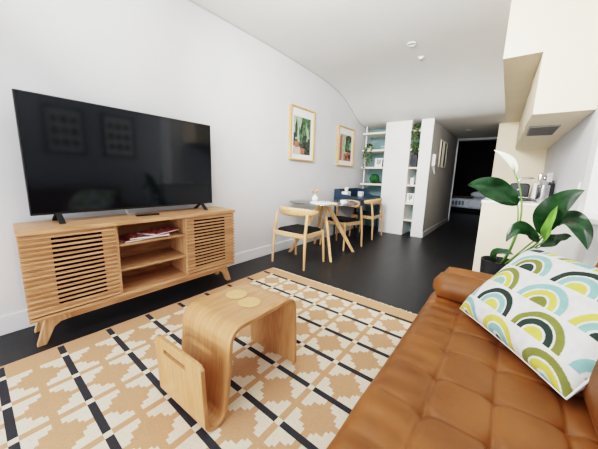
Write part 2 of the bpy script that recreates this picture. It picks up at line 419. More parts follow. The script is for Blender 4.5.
def slat_door(ya, yb, wl, wr):
    d = MB(); zb, zt_ = .213, .714
    d.box(X1-.022, X1-.012, ya, ya+wl, zb, zt_).box(X1-.022, X1-.012, yb-wr, yb, zb, zt_).box(X1-.022, X1-.012, ya+wl, yb-wr, zb, zb+.03).box(X1-.022, X1-.012, ya+wl, yb-wr, zt_-.02, zt_)
    nsl = 17; p = (zt_-zb)/nsl
    for i in range(nsl):
        z = zb+i*p+.004; d.box(X1-.012, X1+.004, ya-.004, yb+.004, z, z+p*.44)
    o = cp(d, 'door', M['oak_y'], bevel=.0015, seg=1)
    b = MB().box(X1-.034, X1-.023, ya+.025, yb-.02, zb+.01, zt_-.01).build('dark_backing', M['dark_gap'], o)
slat_door(Y0+.004, .727, .14, .075); slat_door(1.266, Y1-.004, .075, .10)
# base frame and splayed legs
fr = MB().box(X1-.09, X1-.055, .40, 1.625, .128, .183).box(X0+.05, X0+.085, .40, 1.625, .128, .183)
cp(fr, 'base_rail', M['oak_y'])
for s in (0, 1):
    for xa in (X1-.095, X0+.045):
        pl = [(.258, 0), (.305, 0), (.352, .10), (.385, .125), (.44, .129), (.44, .183), (.315, .183)]
        if s: pl = [(2*1.012-y, z) for y, z in pl][::-1]
        cp(MB().prism(pl, 'x', xa, xa+.045), 'leg', M['oak_z'], bevel=.004)

# television
XT = -2.37
tv = thing('television', 'large black flat-screen television standing on the oak console', 'television', (XT, 1.02, ZT))
ya, yb, za, zb = .345, 1.688, .800, 1.552
def tp(mb, name, mat, par=tv, **k):
    o = mb.build(name, mat, par, **k)
    if par is tv: o.location = (-XT, -1.02, -ZT)
    return o
mb = MB().box(XT-.022, XT, ya, yb, za, zb).box(XT-.06, XT-.022, ya+.15, yb-.15, za+.03, za+.42)
tp(mb, 'housing', M['black_plastic'], bevel=.003)
mb = MB().box(XT-.001, XT+.0015, ya+.007, yb-.007, za+.016, zb-.007)
tp(mb, 'screen', M['screen'])
for yc in (ya+.135, yb-.125):
    f = MB()
    f.prism([(XT+.075, ZT), (XT+.09, ZT), (XT+.0, za+.01), (XT-.012, za+.01)], 'y', yc-.017, yc+.017)
    f.prism([(XT-.12, ZT), (XT-.10, ZT), (XT-.006, za+.01), (XT-.018, za+.01)], 'y', yc-.017, yc+.017)
    tp(f, 'foot', M['black_plastic'], bevel=.002)
cb = MB().tube([(XT-.03, .90, .82), (XT-.035, .905, .775), (XT-.05, .93, ZT+.004), (XT-.12, 1.0, ZT+.004)], .004, 8)
tp(cb, 'power_cable', M['cable'], smooth=True)
rm = thing('remote_control', 'slim black remote control lying on the oak console top', 'remote control', (-2.30, 1.02, ZT), math.radians(-8))
MB().box(-.019, .019, -.085, .085, 0, .014).build('handset', M['black_plastic'], rm, bevel=.004)
mb = MB()
for i in range(7):
    for j in range(3): mb.box(-.013+j*.010, -.007+j*.010, -.07+i*.016, -.062+i*.016, .014, .016)
mb.build('buttons', mottled('grey_rubber', '#54565a', '#606266', 9, .7), rm)
for k, (x, y, rz, mt, w, l) in enumerate(((-2.31, .93, .1, 'cover_dark', .2, .27), (-2.285, 1.00, -.2, 'red', .2, .28), (-2.30, 1.10, .35, 'red', .19, .26))):
    mg = thing('magazine', ['dark maroon magazine lowest on the console middle shelf', 'red and white magazine lying flat in the pile on the console shelf', 'red and white magazine turned askew on top of the console shelf pile'][k], 'magazine', (x, y, .574+k*.0125), rz, 'magazines on the console shelf')
    MB().box(-w/2, w/2, -l/2, l/2, .001, .010).build('pages', M['paper'], mg)
    MB().box(-w/2-.002, w/2+.002, -l/2-.002, l/2+.002, .010, .012).build('cover', M[mt], mg)

# ------------------------------------------------------------------ rug
P = .258; NP = 16; nx, ny = 8, 11
gx0, gy1 = -1.975, 2.105; gx1 = gx0+nx*P; gy0 = gy1-ny*P
TAN, CRE, DRK = srgb('#c69c7a'), srgb('#e6dac4'), srgb('#3e3e42')
EX0, EX1, EY0, EY1 = gx0-.135, gx1+.135, gy0-.15, gy1+.15
xs = [EX0+(gx0-EX0)*i/8 for i in range(8)]+[gx0+P*i/NP for i in range(nx*NP+1)]+[gx1+(EX1-gx1)*i/8 for i in range(1, 9)]
ysr = [EY0+(gy0-EY0)*i/8 for i in range(8)]+[gy0+P*i/NP for i in range(ny*NP+1)]+[gy1+(EY1-gy1)*i/8 for i in range(1, 9)]
def rugcol(x, y):
    u, v = (x-gx0)/P, (y-gy0)/P
    iny = -.07 < v < ny+.07
    inx = -.07 < u < nx+.07
    if not iny: return TAN
    if not inx:
        fv = v-math.floor(v+.5)
        return DRK if abs(fv)*NP < 1 and (-.49 < u < nx+.49) else TAN
    iu, iv = int(math.floor((u % 1)*NP)) % NP, int(math.floor((v % 1)*NP)) % NP
    eu, ev = iu in (0, 15), iv in (0, 15)
    if eu and ev: return CRE
    if ev: return DRK
    if eu: return TAN
    if not (0 <= u <= nx and 0 <= v <= ny): return TAN
    di, dj = min(iu, 15-iu)-1, min(iv, 15-iv)-1
    return CRE if int(di/1.41)+int(dj/1.41) <= 3 else TAN
mb = MB(); W = len(xs)
rvs = [(x, y, .010+.0015*noise.noise((x*4, y*4, 0))) for y in ysr for x in xs]
rfs = [(j*W+i, j*W+i+1, (j+1)*W+i+1, (j+1)*W+i) for j in range(len(ysr)-1) for i in range(W-1)]
rcol = [rugcol((xs[i]+xs[i+1])/2, (ysr[j]+ysr[j+1])/2) for j in range(len(ysr)-1) for i in range(W-1)]
rug = thing('area_rug', 'flat-woven tan and cream rug with stepped medallions and dark dashes', 'rug', (-1, .7, 0), 0)
rvs = [(x, y-.045*(x+.9), z) for x, y, z in rvs]
mb.add(rvs, rfs); pile = mb.build('woven_field', M['rug'], rug, fix=False)
ca = pile.data.color_attributes.new('Col', 'FLOAT_COLOR', 'CORNER')
buf = []
for c in rcol: buf += list(c)*4
ca.data.foreach_set('color', buf)
pile.location = (1, -.7, 0)
mb = MB()
mb.box(EX0, EX1, EY0, EY1, 0.0005, .0075)
mb.v = [(x, y-.045*(x+.9), z) for x, y, z in mb.v]
b = mb.build('backing', mottled('rug_edge', '#b38c66', '#c49f7a', 50, .95, .1), rug); b.location = (1, -.7, 0)
mb = MB(); random.seed(3)
y = EY1
for i in range(300):
    x = EX0+(EX1-EX0)*(i+.5)/300
    l = .022+.02*random.random(); dx = (random.random()-.5)*.018
    mb.tube([(x, y-.006, .006), (x+dx*.5, y+l*.5, .006), (x+dx, y+l, .003)], [.0034, .0040, .0025], 5)
mb.v = [(x, y-.045*(x+.9), z) for x, y, z in mb.v]
f = mb.build('fringe', M['fringe'], rug); f['kind'] = 'stuff'; f.location = (1, -.7, 0)

# ------------------------------------------------------------------ bent-ply coffee table
ct = thing('side_table', 'bent plywood low table with a built-in magazine pocket on the rug', 'table', (-1.05, .85, .012))
XA, XB = -1.238, -.866
def arc(cy, cz, r, a0, a1, n): return [(cy+r*math.cos(math.radians(a0+(a1-a0)*i/n)), cz+r*math.sin(math.radians(a0+(a1-a0)*i/n))) for i in range(n+1)]
path = [(1.160, .0), (1.157, .12), (1.150, .25), (1.146, .34)]
path += arc(1.083, .352, .062, 0, 90, 8)+[(1.0, .414), (.92, .414), (.83, .414)]
path += arc(.762, .344, .070, 90, 176, 9)+[(.685, .25), (.674, .15), (.664, .085)]
path += arc(.610, .060, .050, 8, -172, 12)+[(.558, .11), (.556, .16), (.554, .20), (.553, .235), (.552, .262), (.551, .287), (.550, .318), (.549, .335)]
xs_t = [XA+(XB-XA)*t for t in (0, .05, .12, .2, .32, .42, .5, .58, .68, .8, .88, .95, 1)]
npth = len(path)
mb = MB(); W = len(xs_t)
vs = [(x, p[0], p[1]) for p in path for x in xs_t]
# rounded upper corners of the pocket flap
def drop(j, i):
    if j == npth-1 and i in (0, W-1): return .022
    if j == npth-1 and i in (1, W-2): return .003
    return 0
vs = [(v[0], v[1], v[2]-drop(k//W, k % W)) for k, v in enumerate(vs)]
jl = npth-1
fs = [(j*W+i, j*W+i+1, (j+1)*W+i+1, (j+1)*W+i) for j in range(npth-1) for i in range(W-1) if not (j == jl-3 and 3 <= i < 8)]
mb.add(vs, fs)
o = mb.build('bent_ply_body', M['ply'], ct, smooth=True, solid=.019, bevel=.002, fix=False)
arcl = [0]
for q in range(1, npth): arcl.append(arcl[-1]+math.hypot(path[q][0]-path[q-1][0], path[q][1]-path[q-1][1]))
uv = o.data.uv_layers.new(name='UVMap')
for lp in o.data.loops:
    uv.data[lp.index].uv = (xs_t[lp.vertex_index % W], arcl[lp.vertex_index//W])
o.location = (1.05, -.85, .0)
for k, (x, y) in enumerate(((-1.128, .945), (-1.002, .925))):
    c = MB().lathe([(.0, 0), (.058, 0), (.060, .0015), (.060, .002), (.058, .003), (0, .003)], n=40).build('cork_coaster', M['cork'])
    c.location = (x, y, .4365)
    tag(c, ['round cork coaster on the plywood table, the one nearer the TV', 'round cork coaster on the plywood table, the one nearer the sofa'][k], 'coaster', 'cork coasters')

# ------------------------------------------------------------------ dining table
DT = (-2.062, 3.33)
dt = thing('dining_table', 'round glass-topped dining table on splayed beech legs by the wall', 'table', (DT[0], DT[1], 0))
MB().lathe([(0, .733), (.478, .733), (.490, .735), (.492, .738), (.490, .743), (.478, .744), (0, .744)], n=72).build('glass_top', M['glass'], dt, smooth=True)
for sx, sy in ((1, 1), (1, -1), (-1, 1), (-1, -1)):
    a = Vector((sx*.345, sy*.325, 0)); b = Vector((sx*.035, sy*.033, .705))
    t = (b-a).normalized(); hz = Vector((sx*.345, sy*.325, 0)).normalized()
    sd = Vector((-hz.y, hz.x, 0))
    mb = MB(); vs = []
    for q, wd, th in ((0, .034, .030), (.5, .052, .032), (1, .064, .034)):
        p = a.lerp(b, q)
        for s1, s2 in ((-1, -1), (1, -1), (1, 1), (-1, 1)):
            vs.append(tuple(p+hz*s1*wd/1.6+sd*s2*th/2))
    fs = [(0, 3, 2, 1), (8, 9, 10, 11)]+[(k*4+i, k*4+(i+1) % 4, (k+1)*4+(i+1) % 4, (k+1)*4+i) for k in range(2) for i in range(4)]
    mb.add(vs, fs); mb.build('leg', M['beech'], dt, bevel=.006)
mb = MB()
for ang in (45, 135):
    mt = Matrix.Rotation(math.radians(ang-1.5), 4, 'Z')
    mb.box(-.30, .30, -.022, .022, .700, .7325, 0, mt)
mb.build('cross_bearer', M['beech_x'], dt, bevel=.003)

# dining chairs
def make_chair():
    r = thing('dining_chair', '', 'chair')
    # legs
    for s in (-1, 1):
        MB().tube([(s*.256, -.225, 0), (s*.250, -.215, .22), (s*.243, -.2, .43), (s*.238, -.17, .62), (s*.236, -.158, .645)], [.013, .017, .02, .017, .015], 12).build('leg', M['beech'], r, smooth=True)
        MB().tube([(s*.235, .225, 0), (s*.228, .213, .22), (s*.216, .195, .425)], [.013, .017, .021], 12).build('leg', M['beech'], r, smooth=True)
    fr = MB()
    fr.box(-.222, .222, .178, .205, .365, .42).box(-.236, .236, -.212, -.185, .365, .42)
    for s in (-1, 1):
        fr.prism([(s*.248, -.2), (s*.224, -.2), (s*.205, .19), (s*.228, .19)], 'z', .365, .42)
    fr.build('seat_frame', M['beech_x'], r, bevel=.006)
    cu = MB()
    def cush(u, v):
        a, b = u*2-1, v*2-1
        w = .226-.012*(b+1)/2
        rr = 1-.06*(a*a*b*b)
        k = max(abs(a), abs(b))
        z = .418+.045*(1-k**8)*(1-.12*(1-a*a)*(1-b*b))
        return (a*w*rr, b*.205*rr-.0, z)
    cu.grid(20, 20, cush); cu.box(-.21, .21, -.18, .18, .41, .42)
    cu.build('seat', M['black_seat'], r, smooth='all')
    # curved backrest band: deep in the middle, tapering to the forward tips
    bk = MB(); N = 36; vs = []
    for i in range(N+1):
        t = -1+2*i/N; an = t*math.radians(104)
        x = .262*math.sin(an); y = -.02-.21*math.cos(an)
        h = .020+.036*(1-t*t)**1.1; zc_ = .662+.014*(1-t*t)
        th = .012+.003*(1-abs(t))
        nrm = Vector((math.sin(an), -math.cos(an), 0))
        for q in range(10):
            aa = 2*PI*q/10
            vs.append((x+nrm.x*th*math.cos(aa), y+nrm.y*th*math.cos(aa)-.018*math.sin(aa)*(1-t*t), zc_+h*math.sin(aa)))
    fs = [(i*10+q, i*10+(q+1) % 10, (i+1)*10+(q+1) % 10, (i+1)*10+q) for i in range(N) for q in range(10)]
    fs += [tuple(range(9, -1, -1)), tuple(N*10+q for q in range(10))]
    bk.add(vs, fs); bk.build('backrest', M['beech_x'], r, smooth='all')
    return r
ch = make_chair()
spots = [(-2.035, 2.735, -1.5, 'beech elbow chair with black seat at the table, nearest the rug'),
         (-2.05, 3.87, 171, 'beech elbow chair with black seat on the far side of the round table'),
         (-2.05, 4.865, 92, 'beech elbow chair with black seat pulled up to the navy desk')]
for i, (x, y, a, lb) in enumerate(spots):
    c = ch if i == 0 else copy_tree(ch)
    c.location = (x, y, 0); c.rotation_euler.z = math.radians(a); tag(c, lb, 'chair', 'beech elbow chairs')

# things on the dining table
ZD = .7445
tr = thing('serving_board', 'round white serving board on the glass dining table', 'board', (-1.93, 3.06, ZD))
MB().lathe([(0, 0), (.15, 0), (.155, .004), (.155, .012), (.15, .016), (0, .016)], n=48).build('board', M['ceramic'], tr, smooth=True)
MB().tube([(.15, .02, .008), (.19, .03, .008), (.215, .035, .008)], [.02, .016, .014], 12).build('handle', M['beech_x'], tr, smooth=True)
vz = thing('bud_vase', 'small white bud vase of dried pink flowers on the dining table', 'vase', (-2.15, 3.23, ZD))
MB().lathe([(0, 0), (.032, 0), (.045, .02), (.048, .04), (.036, .065), (.018, .082), (.017, .095), (.021, .10), (.014, .10), (.012, .08), (0, .03)], n=28).build('vase_body', M['ceramic'], vz, smooth=True)
random.seed(5)
for k in range(6):
    a = k*1.1; e = (.035*math.cos(a), .045*math.sin(a), .125+.025*random.random())
    s = MB().tube([(0, 0, .07), (e[0]*.4, e[1]*.4, .105), e], .002, 6).build('stem', M['stem'], vz)
    fb = MB()
    for j in range(9):
        fb.ball((e[0]+.018*(random.random()-.5), e[1]+.018*(random.random()-.5), e[2]+.02*random.random()), (.011, .011, .009), 8, 5)
    fb.build('flower', M['pink'], s, smooth='all')
cu = thing('small_cup', 'small white cup near the right edge of the dining table', 'cup', (-1.70, 3.22, ZD))
MB().lathe([(0, 0), (.022, 0), (.034, .025), (.038, .05), (.035, .05), (.030, .026), (0, .006)], n=28).build('cup_body', M['ceramic'], cu, smooth=True)
MB().tube([(.034, 0, .042), (.055, 0, .040), (.056, 0, .02), (.030, 0, .014)], .004, 8).build('handle', M['ceramic'], cu, smooth=True)

# ------------------------------------------------------------------ navy writing desk against the TV wall
dk = thing('writing_desk', 'navy blue writing desk with scrolled raised sides in the wall corner', 'desk', (-2.3, 4.9, 0))
def dp(mb, name, mat, **k):
    o = mb.build(name, mat, dk, **k); o.location = (2.3, -4.9, 0); return o
xa, xb, y0, y1 = XW+.018, -2.0, 4.45, 5.38
dp(box(xa, xb, y0+.02, y1-.02, .69, .715), 'desktop', M['navy'], bevel=.003)
prf = [(xa, .60), (xb, .60), (xb, .735), (-2.16, .745), (-2.20, .755), (-2.235, .785), (-2.26, .825), (-2.29, .855), (-2.33, .87), (xa, .875)]
prn = [(xa, .60), (xb, .60), (xb, .735), (-2.12, .738), (-2.17, .748), (-2.22, .772), (-2.27, .785), (-2.36, .788), (-2.41, .80), (-2.44, .835), (-2.46, .865), (-2.49, .875), (xa, .875)]
dp(MB().prism(prn, 'y', y0, y0+.02), 'side_gallery', M['navy'], bevel=.002)
dp(MB().prism(prf, 'y', y1-.02, y1), 'side_gallery', M['navy'], bevel=.002)
dp(box(xa, xa+.018, y0+.02, y1-.02, .62, .875), 'back_gallery', M['navy'])
dp(box(xa+.018, xb-.02, y0+.02, y1-.02, .60, .69), 'drawer_case', M['navy'])
d = dp(box(xb-.02, xb-.004, y0+.03, y1-.03, .607, .685), 'drawer', M['navy'], bevel=.002)
for yy in (4.68, 5.15):
    MB().lathe([(0, 0), (.006, 0), (.006, .012), (.012, .016), (.012, .022), (0, .024)], n=16, mat=Matrix.Translation((xb-.004, yy, .645)) @ Matrix.Rotation(PI/2, 4, 'Y')).build('knob', M['steel'], d, smooth=True)
for x in (xa+.025, xb-.035):
    for y in (y0+.03, y1-.03):
        dp(MB().tube([(x, y, 0), (x, y, .6)], [(.017, .017), (.026, .026)], 4), 'leg', M['navy'])
# tissue and cup on the desk
tb = thing('tissue_box', 'white tissue box with a pulled tissue on the navy desk', 'tissue box', (-2.37, 4.60, .716), .2)
MB().box(-.055, .055, -.11, .11, 0, .115).build('carton', M['paper'], tb, bevel=.003)
mb = MB(); random.seed(2)
for k in range(5):
    a = k*1.25
    mb.add([(.02*math.cos(a), .05*math.sin(a), .114), (.02*math.cos(a+1), .05*math.sin(a+1), .114), (.04*math.cos(a+.6), .06*math.sin(a+.6), .17+.02*random.random()), (0, 0, .20)], [(0, 1, 2), (1, 2, 3), (0, 2, 3)])
mb.build('tissue', M['paper'], tb, fix=False)
kb = thing('white_pot', 'white square pot at the far end of the navy desk', 'pot', (-2.36, 5.22, .716))
mb = MB().prism([(-.045, -.045), (.045, -.045), (.045, .045), (-.045, .045)], 'z', 0, .1)
mb.build('pot_body', M['ceramic'], kb, bevel=.006)
MB().box(-.034, .034, -.034, .034, .098, .102).build('opening', M['dark_gap'], kb)

# ------------------------------------------------------------------ wall pictures
def wall_picture(y0, y1, z0, z1, label, seed):
    r = thing('framed_print', label, 'picture', (XW, (y0+y1)/2, z0), 0, 'framed plant prints on the left wall')
    lx = (-XW, -(y0+y1)/2, -z0)
    d, w = .040, .018
    f = MB().box(XW+.001, XW+d, y0, y0+w, z0, z1).box(XW+.001, XW+d, y1-w, y1, z0, z1).box(XW+.001, XW+d, y0+w, y1-w, z0, z0+w).box(XW+.001, XW+d, y0+w, y1-w, z1-w, z1)
    o = f.build('frame', M['frame_oak'], r); o.location = lx
    o = MB().box(XW+.002, XW+.016, y0+w, y1-w, z0+w, z1-w).build('mat_board', M['mat_board'], r); o.location = lx
    ay0, ay1, az0, az1 = y0+.085, y1-.085, z0+.10, z1-.13
    if seed == 1: az0 = z0+.09
    p = MB(); e = XW+.0165
    random.seed(seed)
    H = az1-az0; Wd = ay1-ay0
    def poly(pts, mi, lay): p.add([(e+lay*.0003, ay0+max(0, min(1, a))*Wd, az0+max(0, min(1, b))*H) for a, b in pts], [tuple(range(len(pts)))], mi)
    if seed == 1:
        poly([(0, 0), (1, 0), (1, 1), (0, 1)], 1, 0)
        poly([(0, .55), (.35, .6), (.5, 1), (0, 1)], 4, 1); poly([(.5, .55), (1, .5), (1, 1), (.55, 1)], 0, 1)
        lay = 2
        for k in range(9):
            bx, bz = .12+.76*random.random(), .28+.2*random.random(); tx, tz = bx+.5*(random.random()-.5), bz+.3+.4*random.random()
            w_ = .05+.03*random.random()
            poly([(bx-w_, bz), (bx+w_, bz), ((bx+tx)/2+w_*1.2, (bz+tz)/2), (tx, tz), ((bx+tx)/2-w_*1.2, (bz+tz)/2)], (4, 0, 4, 1)[k % 4], lay); lay += 1
        poly([(0, 0), (.42, 0), (.40, .16), (.30, .24), (0, .22)], 2, lay)
        poly([(.45, .02), (.62, .02), (.66, .17), (.42, .17)], 3, lay+1); poly([(.70, .1), (.93, .1), (.97, .34), (.66, .34)], 1, lay+1); poly([(.08, .18), (.30, .18), (.33, .34), (.05, .34)], 3, lay+2)
    else:
        poly([(0, 0), (1, 0), (1, 1), (0, 1)], 2, 0)
        poly([(0, .0), (.2, .0), (.2, 1), (0, .9)], 3, 1); poly([(.22, .2), (.45, .2), (.45, 1), (.22, 1)], 4, 1)
        poly([(.48, .35), (1, .32), (1, .92), (.8, 1), (.5, .95)], 1, 2)
        lay = 3
        for k in range(7):
            bx, bz = .5+.45*random.random(), .38+.1*random.random(); tx, tz = bx+.4*(random.random()-.5), bz+.25+.3*random.random()
            poly([(bx-.06, bz), (bx+.06, bz), ((bx+tx)/2+.08, (bz+tz)/2), (tx, tz), ((bx+tx)/2-.08, (bz+tz)/2)], (0, 4, 0)[k % 3], lay); lay += 1
        poly([(.35, .0), (1, .0), (1, .32), (.72, .38), (.5, .26), (.38, .3)], 3, lay); poly([(.5, .08), (.62, .06), (.68, .2), (.52, .22)], 1, lay+1); poly([(.75, .1), (.92, .1), (.96, .26), (.72, .26)], 1, lay+1)
    o = p.build('print', [M['ink_green'], M['ink_dark'], M['ink_pink'], M['terracotta'], M['ink_pale']], r, fix=False); o.location = lx
wall_picture(3.118, 3.71, 1.322, 2.073, 'oak-framed potted plant print on the left wall, nearer the television', 1)
wall_picture(4.485, 5.11, 1.30, 2.005, 'oak-framed terracotta garden print on the left wall, nearer the shelves', 2)
# pictures over the sofa (seen reflected in the television)
for k, (ya, yb) in enumerate(((1.07, 1.57), (1.81, 2.31))):
    r = thing('framed_leaf_chart', ['black-framed leaf chart above the sofa, nearer the window', 'black-framed leaf chart above the sofa, nearer the kitchen'][k], 'picture', (XR, (ya+yb)/2, 1.33), 0, 'leaf charts above the sofa')
    lx = (-XR, -(ya+yb)/2, -1.33); z0, z1, w = 1.33, 2.02, .025
    f = MB().box(XR-.03, XR-.001, ya, ya+w, z0, z1).box(XR-.03, XR-.001, yb-w, yb, z0, z1).box(XR-.03, XR-.001, ya+w, yb-w, z0, z0+w).box(XR-.03, XR-.001, ya+w, yb-w, z1-w, z1)
    f.build('frame', M['black_plastic'], r).location = lx
    MB().box(XR-.014, XR-.002, ya+w, yb-w, z0+w, z1-w).build('mat_board', M['mat_board'], r).location = lx
    for i in range(3):
        for j in range(3):
            yc, zcn = ya+.13+.12*i, z0+.17+.17*j
            p = MB().add([(XR-.0145, yc+.042*math.cos(a*PI/6), zcn+(.06 if (i+j) % 2 else .048)*math.sin(a*PI/6)) for a in range(12)], [tuple(range(12))])
            p.build('pressed_leaf', M['ink_dark'], r, fix=False).location = lx

# ------------------------------------------------------------------ alcove shelves and their things
up = box(-2.487, -2.465, 5.56, 5.59, 0, 2.139)
tag(up.build('shelf_upright', M['white'], None, bevel=.003), 'slim white upright post carrying the left alcove shelves', 'post')
SZ = [1.99, 1.655, 1.315, .98]
nm = ['topmost', 'second from the top', 'third from the top', 'lowest']
for k, z in enumerate(SZ):
    s = MB().box(-2.5, -2.037, 5.445, 5.555, z-.035, z).box(-2.464, -2.037, 5.555, 5.965, z-.035, z)
    tag(s.build('wide_shelf', M['shelf'], None, bevel=.003), 'pale birch shelf in the wide left alcove, %s' % nm[k], 'shelf', 'wide alcove shelves')
NZ = [1.99, 1.65, 1.316, .987, .64, .316]
nm = ['topmost', 'second from the top', 'third from the top', 'fourth from the top', 'fifth from the top', 'lowest']
for k, z in enumerate(NZ):
    s = box(-1.55, -1.387, YS+.012, 5.965, z-.033, z)
    tag(s.build('narrow_shelf', M['shelf'], None, bevel=.003), 'pale birch shelf in the narrow slot between white panels, %s' % nm[k], 'shelf', 'narrow slot shelves')
def trailing_plant(loc, label, n, length, spread, fwd, seed, pot_r=.05):
    random.seed(seed)
    r = thing('trailing_plant', label, 'potted plant', loc)
    MB().lathe([(0, 0), (pot_r*.75, 0), (pot_r, pot_r*1.5), (pot_r*.9, pot_r*1.5), (0, pot_r*1.3)], n=22).build('pot', M['ceramic'], r, smooth=True)
    vn, lf = MB(), MB()
    for k in range(n):
        a = random.uniform(-PI, 0) if fwd else random.uniform(0, 2*PI)
        d = Vector((math.cos(a)*spread, -abs(math.sin(a))*fwd-.085, 0)) ; L = length*(.35+.65*random.random())
        pts = [Vector((0, 0, pot_r*1.4)), Vector((d.x*.5, d.y*.5, pot_r*1.4+.05)), Vector((d.x, d.y, pot_r*.8)), Vector((d.x*1.05, d.y*1.05, -L*.5)), Vector((d.x*1.1+.02*(random.random()-.5), d.y*1.1, -L))]
        vn.tube(pts, .0022, 5)
        for q in range(16):
            t = q/16*(len(pts)-1); i = int(t); p = pts[i].lerp(pts[min(i+1, len(pts)-1)], t-i)
            s = .014+.012*random.random(); an = random.uniform(0, 2*PI)
            ax = Vector((math.cos(an), math.sin(an)*.6, .2*random.random()-.3)).normalized(); bx = ax.cross(Vector((0, -1, .4))).normalized()
            lf.add([tuple(p), tuple(p+ax*s+bx*s*.7), tuple(p+ax*s*2.1), tuple(p+ax*s-bx*s*.7)], [(0, 1, 2, 3)])
    vn.build('vines', M['stem'], r, fix=False); lf.build('foliage', M['ivy'], r, fix=False)
    return r
trailing_plant((-2.36, 5.53, 1.656), 'trailing plant in white pot on the second wide alcove shelf', 9, .42, .06, .06, 11)
trailing_plant((-1.475, 5.55, 1.991), 'trailing plant spilling from the top narrow shelf', 7, .34, .04, .03, 4, .036)
trailing_plant((-1.45, 5.57, 1.651), 'small trailing plant on the second narrow shelf from the top', 8, .06, .035, .03, 9, .04)
sg = thing('wall_sign', 'small pale blue sign board leaning on the second wide shelf', 'sign', (-2.17, 5.9, 1.656))
MB().box(-.13, .13, -.012, .012, 0, .17).build('board', M['teal'], sg, bevel=.003)
MB().box(-.10, .08, -.0135, -.0125, .09, .115).box(-.10, .03, -.0135, -.0125, .05, .066).build('pale_bars', mottled('pale_blue_paint', '#a7c3c6', '#b2cccf', 9, .7), sg)
def leaf_frame(loc, w, h, label, rz=0):
    r = thing('photo_frame', label, 'picture frame', loc, rz, 'small white leaf frames on the shelves')
    mt = Matrix.Rotation(math.radians(-6), 4, 'X')
    f = MB().box(-w/2, w/2, 0, .018, 0, h, 0, mt); f.build('frame', M['white'], r, bevel=.003)
    p = MB()
    random.seed(int(w*1000))
    p.tube([tuple(mt @ Vector((-.005, -.003, h*.18))), tuple(mt @ Vector((.0, -.003, h*.5))), tuple(mt @ Vector((.012, -.003, h*.8)))], .0035, 6)
    for k in range(9):
        t = .3+.06*k; s = 1 if k % 2 else -1
        c = Vector((0, -.0025, h*t)); a = Vector((s*w*.30, -.0025, h*(t+.12)))
        dv = Vector((0, 0, h*.05))
        p.add([tuple(mt @ c), tuple(mt @ ((c+a)/2-dv)), tuple(mt @ a), tuple(mt @ ((c+a)/2+dv))], [(0, 1, 2, 3)])
    p.build('leaf_print', M['ink_dark'], r, fix=False)
leaf_frame((-2.17, 5.56, 1.316), .17, .18, 'small white framed leaf print on the third wide alcove shelf')
leaf_frame((-1.478, 5.545, .641), .135, .18, 'small white framed leaf print in the narrow slot of shelves')
bk = thing('dark_book', 'dark grey book standing beside the framed leaf print', 'book', (-2.066, 5.60, 1.316))
MB().box(-.017, .017, -.06, .06, .004, .146).build('pages', M['paper'], bk)
MB().box(-.02, -.017, -.063, .063, 0, .15).box(.017, .02, -.063, .063, 0, .15).box(-.02, .02, -.066, -.062, 0, .15).build('cover', M['black_plastic'], bk)
gb = thing('green_globe_vase', 'round dark green ribbed globe on the lowest wide shelf', 'ornament', (-2.235, 5.56, .981))
mb = MB()
def globe(u, v):
    th = PI*(.04+.96*v); a = 2*PI*u; rr = .098*(1+.05*math.cos(14*a))
    return (rr*math.sin(th)*math.cos(a), rr*math.sin(th)*math.sin(a), .098-.098*math.cos(th+PI*0) * -1 if False else .098+.098*math.cos(th))
mb.grid(84, 18, globe); mb.build('globe', M['greenball'], gb, smooth='all')
MB().lathe([(0, 0), (.05, 0), (.045, .008), (0, .008)], n=20).build('foot', M['greenball'], gb)
ln = thing('black_lantern', 'black rounded lantern on the third narrow shelf', 'lantern', (-1.478, 5.60, 1.317))
MB().prism([(-.055, .01), (-.045, 0), (.045, 0), (.055, .01), (.055, .2), (.04, .222), (-.04, .222), (-.055, .2)], 'y', -.05, .05).build('housing', M['black_plastic'], ln, bevel=.006)
MB().box(-.036, .036, -.053, -.05, .04, .18).build('front_pane', mottled('smoked_glass', '#2f3742', '#3a4350', 5, .15), ln)
MB().tube([(-.03, 0, .22), (-.028, 0, .25), (0, 0, .262), (.028, 0, .25), (.03, 0, .22)], .004, 8).build('handle', M['black_plastic'], ln, smooth=True)
cd = thing('pillar_candle', 'white pillar candle on the fourth narrow shelf', 'candle', (-1.482, 5.58, .988))
MB().lathe([(0, 0), (.038, 0), (.038, .125), (.034, .13), (.01, .127), (0, .127)], n=24).build('wax', M['ceramic'], cd, smooth=True)
MB().tube([(0, 0, .126), (.002, 0, .143)], .0018, 6).build('wick', M['black_plastic'], cd)

# intercom and hall pictures
ic = thing('intercom_handset', 'white wall intercom handset with looped cord on the hall wall', 'intercom', (XH, 5.66, 1.34))
MB().box(.001, .022, -.045, .045, 0, .22).build('base', M['white'], ic, bevel=.006)
MB().tube([(.03, -.015, .01), (.04, -.015, .04), (.038, -.015, .11), (.04, -.015, .18), (.03, -.015, .21)], [.022, .02, .015, .02, .022], 12).build('handset', M['ceramic'], ic, smooth=True)
pts = [(.02+.03*math.sin(PI*i/14), -.02+.13*i/14, -.01-.13*math.sin(PI*i/14)) for i in range(15)]
pts = [(.025, -.03, 0.0)]+pts[1:-1]+[(.02, .10, .02)]
MB().tube(pts, .006, 8).build('cord', M['cable'], ic, smooth=True)
for k, (ya, yb) in enumerate(((6.2, 6.43), (6.55, 6.86))):
    r = thing('small_canvas', ['white-edged small picture on the hall wall, nearer the intercom', 'white-edged small picture on the hall wall, further down the hall'][k], 'picture', (XH, (ya+yb)/2, 1.35), 0, 'hall wall pictures')
    h = (yb-ya)/2
    MB().box(.001, .022, -h, -h+.02, 0, .53).box(.001, .022, h-.02, h, 0, .53).box(.001, .022, -h+.02, h-.02, 0, .02).box(.001, .022, -h+.02, h-.02, .51, .53).build('frame', M['shelf'], r)
    MB().box(.002, .012, -h+.02, h-.02, .02, .51).build('print', M['hall_print'], r)

